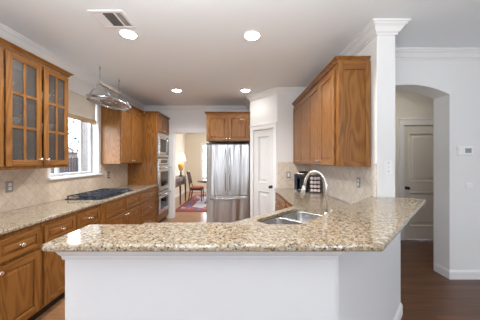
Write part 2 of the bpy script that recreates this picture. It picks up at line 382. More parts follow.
hw = (AX1 - AX0) / 2; rad = (hw * hw + ARISE * ARISE) / (2 * ARISE)
for k in range(25):
    x = AX0 + (AX1 - AX0) * k / 24; arc.append((x, ASP + ARISE - rad + math.sqrt(rad * rad - (x - AX0 - hw) ** 2)))
b = MB(); b.prism([(WX1, 0), (AX0, 0)] + arc + [(AX1, 0), (XR, 0), (XR, ZC), (WX1, ZC)], YA, YA + .225, 'y')
struct(b, 'wall_arch', 'wall', 'white wall pierced by the arched hall opening', 'wall')
HY = 4.04; HD0, HD1, HDZ = 2.95, 3.71, 2.07
b = MB(); b.box(WX1, HD0, HY, HY + .12, 0, ZC).box(HD1, XR, HY, HY + .12, 0, ZC).box(HD0, HD1, HY, HY + .12, HDZ, ZC)
struct(b, 'wall_hall', 'cream', 'hall wall seen through the arch', 'wall')
b = MB(); b.box(XR, XR + .12, YR, -1.0, 0, ZC).box(XR, XR + .12, -.1, HY + .12, 0, ZC).box(XR, XR + .12, -1.0, -.1, 0, .9).box(XR, XR + .12, -1.0, -.1, 2.0, ZC)  # opening in this unseen wall added to light the angled bar wall
struct(b, 'wall_right_living', 'wall', 'living room side wall out of view', 'wall')
b = MB(); b.box(XL - .15, -1.4, YR - .12, YR, 0, ZC).box(-.6, 1.6, YR - .12, YR, 0, ZC).box(2.4, XR + .12, YR - .12, YR, 0, ZC)
for x in (-1.4, 1.6): b.box(x, x + .8, YR - .12, YR, 2.1, ZC).box(x, x + .8, YR - .12, YR, 0, .9).box(x + .38, x + .42, YR - .1, YR - .02, .9, 2.1)  # unseen window openings, added and sized to let in fill daylight
struct(b, 'wall_rear', 'wall', 'living room rear wall with two window openings added for light, out of view', 'wall')
# dining room shell
b = MB(); b.box(-2.6, -2.46, YB + .14, 10.25, 0, ZC); struct(b, 'wall_dining_left', 'beige', 'beige left wall of the dining room', 'wall')
b = MB(); b.box(1.4, 1.52, YB + .14, 6.9, 0, ZC).box(1.4, 1.52, 7.5, 10.25, 0, ZC).box(1.4, 1.52, 6.9, 7.5, 0, 1.0).box(1.4, 1.52, 6.9, 7.5, 2.1, ZC)
struct(b, 'wall_dining_right', 'beige', 'beige right wall of the dining room', 'wall')
b = MB(); b.box(-2.6, -1.72, 10.2, 10.34, 0, ZC).box(-1.02, 1.52, 10.2, 10.34, 0, ZC).box(-1.72, -1.02, 10.2, 10.34, 0, .62).box(-1.72, -1.02, 10.2, 10.34, 2.15, ZC)
struct(b, 'wall_dining_back', 'beige', 'beige far wall of the dining room', 'wall')

# crown moulding and baseboards
CP = [(0, ZC - .11), (.012, ZC - .11), (.014, ZC - .092), (.026, ZC - .086), (.05, ZC - .045), (.07, ZC - .03), (.072, ZC - .018), (.085, ZC - .014), (.085, ZC), (0, ZC)]
b = MB(); b.sweep([(XL, YR), (XL, YB), (PB[0], YB), PB, PA, (WX0, PA[1]), (WX0, YC), (WX1, YC), (WX1, YA), (XR, YA)], CP)
struct(b, 'trim_1', 'trim', 'white crown moulding along the tops of the walls', 'crown moulding')
BP = [(0, 0), (.016, 0), (.016, .085), (.010, .098), (.004, .108), (0, .108)]
b = MB(); b.sweep([(AX1, YA + .2), (AX1, YA), (XR, YA)], BP); struct(b, 'baseboard_arch', 'trim', 'white baseboard right of the arched opening', 'baseboard')
b = MB(); b.sweep([(WX1, HY), (HD0 - .085, HY)], BP); b.sweep([(HD1 + .085, HY), (XR, HY)], BP); struct(b, 'baseboard_hall', 'trim', 'baseboard beside the hall door', 'baseboard')
b = MB(); b.sweep([(-2.46, YB + .14), (-2.46, 10.2), (1.4, 10.2)], BP); struct(b, 'baseboard_dining', 'trim', 'white baseboard round the dining room', 'baseboard')

# doorway casing
b = MB(); cw = .085
b.box(DX0 - cw, DX0, YB - .018, YB, 0, DZ).box(DX1, DX1 + cw, YB - .018, YB, 0, DZ).box(DX0 - cw, DX1 + cw, YB - .02, YB, DZ, DZ + cw)
b.box(DX0 - .001, DX0 + .012, YB - .01, YB + .15, 0, DZ).box(DX1 - .012, DX1 + .001, YB - .01, YB + .15, 0, DZ).box(DX0, DX1, YB - .01, YB + .15, DZ - .012, DZ)
struct(b, 'trim_2', 'trim', 'white casing round the dining room doorway', 'door casing', .004)

def panel_door(root, w, h, panels, mat, knob_x, knob_z, knob_mat):
    """local: x along width, y=0 face towards viewer (-y)"""
    mb = MB(); st = .11
    mb.box(.003, w - .003, .022, .045, .005, h - .003)
    xs = [(.003, st), (w - st, w - .003)]
    for a, c in xs: mb.box(a, c, 0, .023, .005, h - .003)
    zs = [.005] + [z for p in panels for z in p] + [h - .003]
    for i in range(0, len(zs), 2): mb.box(st - .001, w - st + .001, .0003, .023, zs[i], zs[i + 1])
    for z0, z1 in panels:
        def ring(d, y): return [(st + d, y, z0 + d), (w - st - d, y, z0 + d), (w - st - d, y, z1 - d), (st + d, y, z1 - d)]
        mb.loft([ring(-.004, .0), ring(.004, -.007), ring(.016, -.005), ring(.03, .018)], 0, False, False, False)
        mb.loft([ring(.055, .0215), ring(.085, .009)], 0, False, True, False)
    leaf = mb.build('leaf', mat, root, .002)
    k = MB(); k.lathe([(.03, 0), (.03, -.006), (.012, -.01), (.011, -.035), (.024, -.042), (.029, -.055), (.022, -.066), (.0, -.068)], (knob_x, 0, knob_z), 'y', 16)
    k.build('knob', knob_mat, root)
    return leaf
# pantry door
ang = math.atan2(-u.y, -u.x)       # from far end to near end
p = pw(S1, 0.012)
d1 = thing('door_1', 'white two-panel pantry door with dark knob beside the refrigerator', 'door', (p[0], p[1], 0), ang, kind='structure')
panel_door(d1, S1 - S0, PZ, [(.22, .83), (.98, 1.92)], 'doorp', S1 - S0 - .055, .93, 'bronze')
mb = MB(); w_ = S1 - S0; cw = .082
mb.box(-cw, 0, -.03, -.0125, 0, PZ).box(w_, w_ + cw, -.03, -.0125, 0, PZ).box(-cw, w_ + cw, -.032, -.0125, PZ, PZ + cw).box(-cw - .01, w_ + cw + .01, -.045, -.0125, PZ + cw, PZ + cw + .02)
for xx in (-.03, w_ + .018): mb.box(xx, xx + .012, -.036, -.03, 0, PZ)
mb.box(-.03, w_ + .03, -.038, -.032, PZ + .018, PZ + .03)
mb.build('casing', 'trim', d1, .004)
# hall door
d2 = thing('door_2', 'beige two-panel hall door with dark knob seen through the arch', 'door', (HD0, HY + .02, 0), 0, kind='structure')
panel_door(d2, HD1 - HD0, HDZ, [(.23, .86), (1.04, 1.93)], 'greige', .065, .935, 'bronze')
mb = MB(); w_ = HD1 - HD0
mb.box(-.085, 0, -.038, -.0205, 0, HDZ).box(w_, w_ + .085, -.038, -.0205, 0, HDZ).box(-.085, w_ + .085, -.038, -.0205, HDZ, HDZ + .09).box(-.095, w_ + .095, -.05, -.0205, HDZ + .09, HDZ + .115)
mb.build('casing', 'trim', d2, .004)

# kitchen window
w1 = thing('window_1', 'white framed kitchen window over the cooktop', 'window', (XL, WY0, WZ0), kind='structure')
WW, WH = WY1 - WY0, WZ1 - WZ0
mb = MB(); fx0, fx1, fr = -.145, -.105, .045
mb.box(fx0, fx1, 0, fr, 0, WH).box(fx0, fx1, WW - fr, WW, 0, WH).box(fx0, fx1, fr, WW - fr, 0, fr).box(fx0, fx1, fr, WW - fr, WH - fr, WH)
for my in (WW * .26, WW * .74): mb.box(fx0 + .005, fx1, my - .02, my + .02, fr, WH - fr)
mb.build('frame', 'frameshade', w1, .003)
MB().box(-.128, -.122, fr - .004, WW - fr + .004, fr - .004, WH - fr + .004).build('pane', 'pane', w1)
MB().box(-.105, .045, -.06, WW + .05, -.022, 0.004).build('sill', 'trim', w1, .005)
w2 = thing('window_2', 'dining room window at the far wall beside the refrigerator', 'window', (-1.72, 10.2, .62), kind='structure')
mb = MB(); mb.box(0, .05, .04, .1, 0, 1.53).box(.65, .70, .04, .1, 0, 1.53).box(.05, .65, .04, .1, 0, .05).box(.05, .65, .04, .1, 1.48, 1.53).box(.05, .65, .05, .09, .74, .79)
mb.box(-.07, 0, -.02, 0, -.07, 1.6).box(.70, .77, -.02, 0, -.07, 1.6).box(0, .70, -.02, 0, -.07, 0).box(0, .70, -.02, 0, 1.53, 1.6)
mb.build('frame', 'trim', w2, .003)
MB().box(.045, .655, .068, .072, .045, 1.485).build('pane', 'pane', w2)

# backsplash
b = MB(); t0 = XL; t1 = XL + .01
b.prism([(1.2, .916), (4.745, .916), (4.745, 1.372), (3.842, 1.372), (3.842, 1.372), (WY1 + .05, 1.372), (WY1 + .05, 1.187), (WY0 - .06, 1.187), (WY0 - .06, 1.372), (1.2, 1.372)], t0, t1, 'x')
struct(b, 'backsplash_left', 'tilex', 'beige diagonal tile backsplash behind the cooktop', 'backsplash')
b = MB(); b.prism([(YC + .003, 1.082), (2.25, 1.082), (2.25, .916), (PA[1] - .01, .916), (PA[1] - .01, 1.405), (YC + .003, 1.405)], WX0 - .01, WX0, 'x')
struct(b, 'backsplash_right', 'tiledaylit', 'beige diagonal tile backsplash, daylight painted into its colour, under the right wall cabinets', 'backsplash')
b = MB(); b.box(PA[0] + .005, WX0, PA[1] - .01, PA[1], .916, 1.405); struct(b, 'backsplash_end', 'tiley', 'beige tile panel behind the coffee maker beside the pantry door', 'backsplash')

# ------------------------------------------------------------------ peninsula bar wall
BT = 1.08; BTH = .032
b = MB(); b.prism([(-.79, 1.06), (.467, 1.06), (1.50, 2.093), (1.50, YC), (1.385, YC), (.41, 1.2), (-.79, 1.2)], 0, BT - BTH - .001)
wp = struct(b, 'wall_bar', 'panel', 'white half wall carrying the raised granite bar', 'wall')
MB().box(-.806, .44, 1.03, 1.0595, 0, BT - BTH - .002).build('front_panel', 'panel', wp, .002)
mz = BT - BTH - .002
mp_ = [(0, mz - .062), (.006, mz - .062), (.009, mz - .05), (.009, mz - .044), (.016, mz - .036), (.024, mz - .018), (.028, mz - .014), (.028, mz), (0, mz)]
mb = MB(); mb.sweep([(-.806, 1.0595), (-.806, 1.03), (.44, 1.03), (.44, 1.0595)], mp_); mb.build('moulding', 'panel', wp)
mb = MB(); mb.sweep([(.467, 1.0605), (1.50, 2.0935), (1.50, YC - .001)], BP); mb.build('baseboard', 'trim', wp)
mb = MB(); mb.sweep([(WX1 + .0005, YC), (WX1 + .0005, YA)], BP); struct(mb, 'baseboard_column', 'trim', 'white baseboard along the column side', 'baseboard')

def slab(name, poly, z1, th, label, cat, rnd=.01, rc=None):
    mb = MB(); mb.prism(poly, z1 - th, z1)
    o = mb.build(name, 'granite'); m = o.modifiers.new('bevel', 'BEVEL'); m.width = rnd; m.segments = 4; m.limit_method = 'ANGLE'; m.angle_limit = R(60)
    return tag(o, label, cat)
def rounded(poly, idx, r, n=6):
    out = []
    K = len(poly)
    for i, p in enumerate(poly):
        if i not in idx: out.append(p); continue
        P = Vector(p); A = (Vector(poly[i - 1]) - P).normalized(); B = (Vector(poly[(i + 1) % K]) - P).normalized()
        th = A.angle(B); d = r / math.tan(th / 2); s, e = P + A * d, P + B * d
        c = P + (A + B).normalized() * (r / math.sin(th / 2))
        for k in range(n + 1):
            q = s.lerp(e, k / n) - c; q = c + q.normalized() * r; out.append((q.x, q.y))
    return out
bar = [(-.855, .95), (.61, .95), (1.705, 2.055), (1.56, 2.170), (WX1, YC - .003), (WX0 - .012, YC - .003), (WX0 - .012, 2.25), (.335, 1.262), (-.845, 1.262)]
slab('bar_top', rounded(bar, (0, 1, 2, 8), .025), BT, BTH, 'raised speckled granite bar top wrapping the peninsula in front', 'bar top', .011)

# ------------------------------------------------------------------ cabinets
def knob_mb(x, y, z):
    k = MB(); k.lathe([(.009, 0), (.009, -.002), (.006, -.004), (.006, -.014), (.015, -.02), (.0165, -.026), (.012, -.031), (0, -.032)], (x, y, z), 'y', 14); return k
def door(root, x0, x1, z0, z1, knob=None, name='door', fr=.058, th=.02):
    mb = MB()
    mb.box(x0, x0 + fr, -th, -.001, z0, z1, 0).box(x1 - fr, x1, -th, -.001, z0, z1, 0)
    mb.box(x0 + fr, x1 - fr, -th, -.001, z0, z0 + fr, 1).box(x0 + fr, x1 - fr, -th, -.001, z1 - fr, z1, 1)
    pm = 1 if (x1 - x0) > (z1 - z0) * 1.3 else 0
    mb.box(x0 + fr - .001, x1 - fr + .001, -th + .011, -.002, z0 + fr - .001, z1 - fr + .001, pm)
    g = .022
    if (z1 - z0) > 2 * fr + .08:
        a, c, d, e = x0 + fr + .006, x1 - fr - .006, z0 + fr + .006, z1 - fr - .006
        lo = [(a, -th + .010, d), (c, -th + .010, d), (c, -th + .010, e), (a, -th + .010, e)]
        hi = [(a + g, -th + .003, d + g), (c - g, -th + .003, d + g), (c - g, -th + .003, e - g), (a + g, -th + .003, e - g)]
        mb.loft([lo, hi], pm, False, True, False)
    o = mb.build(name, ['oakz', 'oakx'], root, .0025)
    if knob: knob_mb(knob[0], -th, knob[1]).build('knob', 'knob', o)
    return o
def cab_crown(root, path, z, s=1.0):
    pr = [(0, z - .045 * s), (.008, z - .045 * s), (.012, z - .03 * s), (.03, z - .012 * s), (.04, z - .008 * s), (.04, z), (0, z)]
    mb = MB(); mb.sweep(path, pr); mb.build('cornice', 'oakx', root)
def base_cab(label, loc, rz, w, d, fronts, toe=True, hollow=False, body_top=.883, name='base_cabinet'):
    r = thing(name, label, 'cabinet', loc, rz)
    mb = MB()
    if hollow:
        mb.box(0, w, 0, .02, .1, body_top).box(0, .018, .02, d, .1, body_top).box(w - .018, w, .02, d, .1, body_top).box(.018, w - .018, .02, d, .1, .118)
    else: mb.box(0, w, 0, d, .1, body_top)
    mb.build('body', 'oakz', r, .002)
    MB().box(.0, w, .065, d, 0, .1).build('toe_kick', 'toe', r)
    for f in fronts: door(r, *f[1:5], knob=f[5], name=f[0], fr=(.058 if f[0] == 'door' else .038))
    return r
def dr(x0, x1, z0=.675, z1=.84, kn=True): return ('drawer', x0, x1, z0, z1, ((x0 + x1) / 2, (z0 + z1) / 2) if kn else None)
def dd(x0, x1, side, z0=.12, z1=.645): return ('door', x0, x1, z0, z1, ((x1 - .03) if side == 'r' else (x0 + .03), z1 - .035))
XF = -1.785; DEP = XF - XL - .012
q = R(90)
base_cab('oak base cabinet at the left edge, nearest the viewer', (XF, 1.2, 0), q, .805, DEP, [dr(.02, .385), dr(.42, .785), dd(.02, .40, 'r'), dd(.405, .785, 'l')])
base_cab('oak base cabinet with two drawers behind the left end of the bar', (XF, 2.008, 0), q, .838, DEP, [dr(.02, .405), dr(.43, .82), dd(.02, .416, 'r'), dd(.422, .82, 'l')])
base_cab('oak base cabinet with paired doors under the cooktop', (XF + .02, 2.85, 0), q, 1.10, DEP + .02, [dr(.09, .56, kn=False), dr(.60, 1.07, kn=False), dd(.09, .58, 'r'), dd(.586, 1.07, 'l')])
base_cab('oak drawer base cabinet beside the wall oven tower', (XF, 3.953, 0), q, .785, DEP, [dr(.02, .765), dr(.02, .765, .41, .655), dr(.02, .765, .12, .39)])
slab('countertop', [(XL + .002, 1.2), (XF + .028, 1.2), (XF + .028, 2.845), (XF + .045, 2.86), (XF + .045, 3.94), (XF + .028, 3.955), (XF + .028, 4.742), (XL + .002, 4.742)], .915, .03,
     'long granite countertop with cooktop along the left wall', 'countertop', .008)

# glazed upper cabinet, left
def glazed(root, x0, x1, z0, z1, knob):
    th, fr = .02, .055; mb = MB()
    mb.box(x0, x0 + fr, -th, -.001, z0, z1, 0).box(x1 - fr, x1, -th, -.001, z0, z1, 0)
    mb.box(x0 + fr, x1 - fr, -th, -.001, z0, z0 + fr, 1).box(x0 + fr, x1 - fr, -th, -.001, z1 - fr, z1, 1)
    xm = (x0 + x1) / 2; mb.box(xm - .012, xm + .012, -th + .002, -.002, z0 + fr, z1 - fr, 0)
    H = z1 - z0 - 2 * fr
    for k in (1, 2):
        z = z0 + fr + H * k / 3; mb.box(x0 + fr, xm - .012, -th + .002, -.002, z - .012, z + .012, 1).box(xm + .012, x1 - fr, -th + .002, -.002, z - .012, z + .012, 1)
    o = mb.build('door', ['oakz', 'oakx'], root, .0025)
    MB().box(x0 + fr - .003, x1 - fr + .003, -.010, -.006, z0 + fr - .003, z1 - fr + .003).build('glass', 'seeded', o)
    knob_mb(knob, -th, z0 + .06).build('knob', 'knob', o)
UX = -2.06; UD = UX - XL - .004; UZ0, UZ1 = 1.374, 2.43
gc = thing('glazed_cabinet', 'oak wall cabinet with seeded glass doors, upper left', 'cabinet', (UX, 1.2, UZ0), q)
W = 1.48; H = UZ1 - UZ0
mb = MB(); mb.box(0, .018, 0, UD, 0, H).box(W - .018, W, 0, UD, 0, H).box(.018, W - .018, 0, UD, 0, .018).box(.018, W - .018, 0, UD, H - .018, H)
mb.box(.018, W - .018, -.0, .02, .018, .05).box(.018, W - .018, 0, .02, H - .05, H - .018)
for a, c in ((.018, .04), (.37, .385), (1.44, W - .018)): mb.box(a, c, 0, .02, .05, H - .05)
mb.box(0, W, 0, .02, -.022, 0)
mb.build('carcass', 'oakz', gc, .002)
mb = MB(); mb.box(.018, W - .018, UD - .012, UD - .002, .018, H - .018); mb.build('back_panel', 'inside', gc)
for z in (.37, .70): MB().box(.019, W - .019, .03, UD - .013, z, z + .018).build('shelf', 'inside', gc)
for x0, x1, kx in ((.03, .375, .345), (.38, .735, .41), (.755, 1.107, 1.080), (1.137, 1.465, 1.165)): glazed(gc, x0, x1, .01, H - .02, kx)
cab_crown(gc, [(0, UD), (0, -.004), (W, -.004), (W, UD)], H + .045)

# uppers between window and oven tower
def upper_cab(label, loc, rz, w, d, h, doors, crown, name='upper_cabinet'):
    r = thing(name, label, 'cabinet', loc, rz)
    mb = MB(); mb.box(0, w, 0, d, 0, h)
    mb.build('body', 'oakz', r, .002)
    for x0, x1, side in doors: door(r, x0, x1, .012, h - .055, (x1 - .028 if side == 'r' else x0 + .028, .055))
    cab_crown(r, crown, h + .035)
    return r
uc = upper_cab('oak wall cabinet between the window and the oven tower', (UX, 3.845, UZ0), q, .895, UD, UZ1 - UZ0, [(.015, .425, 'r'), (.432, .84, 'l')], [(0, UD), (0, -.004), (.895, -.004)])
rc_w = PA[1] - .012 - 2.274
rc = upper_cab('oak wall cabinet with four doors on the right wall', (.998, PA[1] - .012, UZ0), R(-90), rc_w, WX0 - .0102 - .998, 2.445 - UZ0,
          [(.02, .46, 'l'), (.466, .915, 'r'), (.921, 1.37, 'l'), (1.376, 1.815, 'r')][:0] or [(.02, .46, 'r'), (.466, .925, 'r'), (.931, 1.375, 'r'), (1.381, 1.80, 'l')],
          [(.0, -.004), (rc_w, -.004), (rc_w, .31)])
# framed end panel facing the camera
mb = MB(); h = 2.445 - UZ0; d = WX0 - .0102 - .998; x = rc_w
mb.box(x, x + .012, .0, .05, 0, h, 0).box(x, x + .012, d - .05, d, 0, h, 0).box(x, x + .012, .05, d - .05, 0, .06, 1).box(x, x + .012, .05, d - .05, h - .09, h, 1)
mb.build('end_panel', ['oakz', 'oaky'], rc, .002)

# oven tower
TZ = 2.43; TW = YB - .004 - 4.745; TX = -1.765; TD = TX - XL - .004
tw = thing('oven_tower_cabinet', 'tall oak cabinet housing the microwave and wall ovens', 'cabinet', (TX, 4.745, 0), q)
AXa, AXb = .045, TW - .045
mb = MB(); mb.box(0, .03, 0, TD, .1, TZ).box(TW - .03, TW, 0, TD, .1, TZ).box(.03, TW - .03, TD - .02, TD, .1, TZ).box(.03, TW - .03, 0, TD - .02, 2.03, TZ)
mb.box(.03, TW - .03, 0, TD - .02, 1.475, 1.505).box(.03, TW - .03, 0, TD - .02, .1, .235)
mb.box(.03, AXa, 0, .02, .235, 2.03).box(AXb, TW - .03, 0, .02, .235, 2.03)
mb.build('body', 'oakz', tw, .002)
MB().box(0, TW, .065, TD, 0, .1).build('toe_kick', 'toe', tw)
door(tw, .02, TW / 2 - .003, 2.06, 2.385, (TW / 2 - .03, 2.09)); door(tw, TW / 2 + .003, TW - .02, 2.06, 2.385, (TW / 2 + .03, 2.09))
cab_crown(tw, [(0, .245), (0, -.004), (TW, -.004)], TZ + .035)
aw = AXb - AXa - .006; OD = TD - .03
mw = thing('microwave', 'built-in stainless microwave at the top of the oven tower', 'microwave', (TX, 4.745 + AXa + .003, 1.507), q)
MB().box(0, aw, .0, OD, 0, .515).build('body', 'black', mw)
mb = MB(); mb.box(-.02, aw + .02, -.022, -.001, 0, .05).box(-.02, aw + .02, -.022, -.001, .455, .52).box(-.02, .035, -.022, -.001, .05, .455).box(aw - .035, aw + .02, -.022, -.001, .05, .455); mb.build('trim_kit', 'steelx', mw, .003)
mb = MB(); mb.box(.04, aw - .2, -.035, -.003, .06, .445); o = mb.build('door', 'steelx', mw, .004)
MB().box(.08, aw - .25, -.0375, -.034, .11, .395).build('window', 'ovenglass', o)
MB().tube([(aw - .222, -.036, .1), (aw - .222, -.06, .11), (aw - .222, -.06, .395), (aw - .222, -.036, .405)], .009).build('handle', 'steelx', o)
mb = MB(); mb.box(aw - .19, aw - .04, -.033, -.003, .06, .445); o = mb.build('control_panel', 'ovenglass', mw, .003)
MB().box(aw - .175, aw - .055, -.0345, -.032, .38, .42).build('display', 'lcd', o)
ov = thing('wall_oven', 'stainless double wall oven below the microwave', 'oven', (TX, 4.745 + AXa + .003, .238), q)
MB().box(0, aw, 0, OD, 0, 1.232).build('body', 'black', ov)
mb = MB(); mb.box(-.02, aw + .02, -.03, -.001, 1.10, 1.232); o = mb.build('control_panel', 'steelx', ov, .003)
MB().box(.12, aw - .12, -.0325, -.029, 1.13, 1.205).build('display', 'ovenglass', o)
for z0, z1 in ((.53, 1.085), (.03, .50)):
    mb = MB(); mb.box(-.018, aw + .018, -.04, -.001, z0, z1); o = mb.build('oven_door', 'steelx', ov, .004)
    MB().box(.09, aw - .09, -.0425, -.039, z0 + .09, z1 - .14).build('window', 'ovenglass', o)
    MB().tube([(.03, -.04, z1 - .06), (.03, -.085, z1 - .06), (aw - .03, -.085, z1 - .06), (aw - .03, -.04, z1 - .06)], .013, 12).build('handle', 'steelx', o)

# ------------------------------------------------------------------ refrigerator and its cabinet
FX0, FW, FY = -.703, .90, 4.72
fg = thing('refrigerator', 'stainless french-door refrigerator at the back wall', 'refrigerator', (FX0, FY, 0))
MB().box(.005, FW - .005, 0, .72, .03, 1.765).build('body', 'plate', fg, .004)
def curved_front(x0, x1, z0, z1, bow=.012, th=.065, n=10):
    pts = []
    for k in range(n + 1):
        t = k / n; pts.append((x0 + (x1 - x0) * t, -th - bow * (1 - (2 * t - 1) ** 4)))
    return [(x1, -.004)][:0] + pts + [(x1, -.004), (x0, -.004)], z0, z1
for x0, x1, hx in ((.004, FW / 2 - .003, FW / 2 - .045), (FW / 2 + .003, FW - .004, FW / 2 + .045)):
    pl, z0, z1 = curved_front(x0, x1, .70, 1.76); mb = MB(); mb.prism(pl, z0, z1); o = mb.build('door', 'steel', fg, .004)
    pts = [(hx, -.074, .80), (hx, -.115, .83), (hx, -.125, 1.0), (hx, -.128, 1.25), (hx, -.125, 1.48), (hx, -.115, 1.65), (hx, -.074, 1.68)]
    MB().tube(pts, .012, 12).build('handle', 'steelx', o)
pl, z0, z1 = curved_front(.004, FW - .004, .09, .688); mb = MB(); mb.prism(pl, z0, z1); o = mb.build('freezer_drawer', 'steel', fg, .004)
MB().tube([(.09, -.075, .64), (.09, -.125, .64), (FW / 2, -.135, .64), (FW - .09, -.125, .64), (FW - .09, -.075, .64)], .013, 12).build('handle', 'steelx', o)
MB().box(.02, FW - .02, -.03, 0, .0, .085).build('grille', 'black', fg)
for hx in (0, FW - .1): MB().box(hx, hx + .1, -.06, .06, 1.766, 1.79).build('hinge_cover', 'black', fg, .003)
fc = thing('fridge_cabinet', 'oak cabinet with two doors above the refrigerator', 'cabinet', (FX0 - .005, FY, 1.835))
fw = PB[0] - .004 - FX0 + .005
MB().box(0, fw, 0, YB - .004 - FY, 0, .58).build('body', 'oakz', fc, .002)
door(fc, .015, fw / 2 - .003, .012, .54, (fw / 2 - .03, .05)); door(fc, fw / 2 + .003, fw - .02, .012, .54, (fw / 2 + .03, .05))
cab_crown(fc, [(0, .5), (0, -.004), (fw, -.004)], .615)

# ------------------------------------------------------------------ lower counter, right run and sink
RXF = .665
base_cab('oak drawer cabinet below the coffee maker', (RXF, 4.13, 0), R(-90), .94, WX0 - .012 - RXF, [dr(.02, .92), dr(.02, .92, .41, .655), dr(.02, .92, .12, .39)])
base_cab('oak base cabinet between the sink and the drawer cabinet', (RXF, 3.186, 0), R(-90), .56, WX0 - .012 - RXF, [dr(.02, .54), dd(.02, .54, 'r')])
base_cab('oak base cabinet behind the bar, left of the sink', (-.08, 1.86, 0), R(180), .70, .65, [dr(.02, .34), dr(.36, .68), dd(.02, .34, 'r'), dd(.36, .68, 'l')])
sc = thing('sink_cabinet', 'oak corner cabinet holding the sink behind the bar', 'cabinet', (.655, 2.615, 0), R(-135))
cwid = 1.03
MB().box(0, cwid, .0, .02, .1, .883).build('body', 'oakz', sc, .002)
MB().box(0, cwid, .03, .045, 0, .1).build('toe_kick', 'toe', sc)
door(sc, .03, .5, .12, .645, (.47, .61)); door(sc, .53, 1.0, .12, .645, (.56, .61)); door(sc, .03, 1.0, .675, .84, None, 'false_front', .038)
mb = MB(); poly = [(-.80, 1.206), (.40, 1.206), (1.318, 2.124), (1.318, PA[1] - .012), (.64, PA[1] - .012), (.64, 2.585), (-.065, 1.88), (-.80, 1.88)]
mb.prism(poly, .885, .915); ct = mb.build('countertop', 'granite')
# cut the sink opening out of the stone
SU0, SU1, SN0, SN1 = 1.46, 2.19, .085, .50
uu = Vector((.7071, .7071)); nn = Vector((.7071, -.7071)); off = -1.945 / 1.41421   # counter edge line X-Y=-1.945
SO = Vector((0, 0)) + nn * off
def sk(uv, nv): p = uu * uv + SO + nn * nv; return (p.x, p.y)
cutb = MB(); cutb.prism([(p[0], p[1]) for p in rrect(SU0, SU1, -SN1, -SN0, .07, 0)], .80, 1.0)
for v in cutb.bm.verts:
    x, y = sk(v.co.x, -v.co.y); v.co.x, v.co.y = x, y
cutter = cutb.build('cutter', 'granite')
bm_ = ct.modifiers.new('cut', 'BOOLEAN'); bm_.object = cutter; bm_.operation = 'DIFFERENCE'; bm_.solver = 'EXACT'
bpy.context.view_layer.update()
dg = bpy.context.evaluated_depsgraph_get(); newme = bpy.data.meshes.new_from_object(ct.evaluated_get(dg))
ct.modifiers.clear(); ct.data = newme; bpy.data.objects.remove(cutter)
mo = ct.modifiers.new('bevel', 'BEVEL'); mo.width = .006; mo.segments = 3; mo.limit_method = 'ANGLE'; mo.angle_limit = R(60)
tag(ct, 'lower granite countertop around the sink, behind the bar', 'countertop')
# sink: local x along u, y = -n
so = sk(0, 0)
sn = thing('sink', 'double-bowl stainless undermount sink behind the bar', 'sink', (so[0], so[1], .884), R(45))
um = (SU0 + SU1) / 2
fl = MB()
outer = rrect(SU0 - .02, SU1 + .02, -SN1 - .02, -SN0 + .02, .08, 0); inner = rrect(SU0 + .004, SU1 - .004, -SN1 + .004, -SN0 - .004, .068, 0)
for a, c, dp in ((SU0 + .004, um - .012, .2), (um + .012, SU1 - .004, .18)):
    bw = MB(); lp = []
    for z, ins, r in ((0, 0, .06), (-.01, .002, .06), (-dp + .03, .012, .055), (-dp + .008, .03, .05), (-dp, .06, .04)):
        lp.append(rrect(a + ins, c - ins, -SN1 + .004 + ins, -SN0 - .004 - ins, r, z))
    bw.loft(lp, 0, False, True)
    o = bw.build('bowl', 'sink', sn); so_ = o.modifiers.new('thick', 'SOLIDIFY'); so_.thickness = .0015; so_.offset = 1
    dm = MB(); dm.lathe([(.042, .0005), (.042, .004), (.03, .003), (.02, .0015), (0, .0015)], ((a + c) / 2, (-SN1 - SN0) / 2, -dp)); dm.build('drain', 'nickel', o)
dv_ = MB(); dv_.box(um - .0115, um + .0115, -SN1 + .004, -SN0 - .004, -.02, -.012); dv_.build('divider', 'sink', sn, .004)
# faucet
fb = sk(1.80, .575)
fa = thing('faucet', 'tall brushed nickel gooseneck faucet behind the sink', 'faucet', (fb[0], fb[1], .9155), R(45))
MB().lathe([(.03, 0), (.03, .006), (.026, .012), (.024, .06), (.02, .075), (.0135, .085), (.0135, .1), (0, .1)]).build('base', 'nickel', fa)
pts = [(0, 0, .09), (0, 0, .30)] + [(0, .095 - .095 * math.cos(R(a)), .305 + .12 * math.sin(R(a))) for a in range(10, 171, 10)] + [(0, .200, .28)]
MB().tube(pts, .0125, 14).build('spout', 'nickel', fa)
MB().tube([(0, .197, .30), (0, .204, .262), (0, .215, .205), (0, .218, .19)], [.0145, .017, .021, .019], 14).build('spray_head', 'nickel', fa)
MB().tube([(.022, 0, .045), (.045, 0, .05), (.075, -.01, .085), (.085, -.012, .11)], [.010, .009, .007, .006], 10).build('lever', 'nickel', fa)

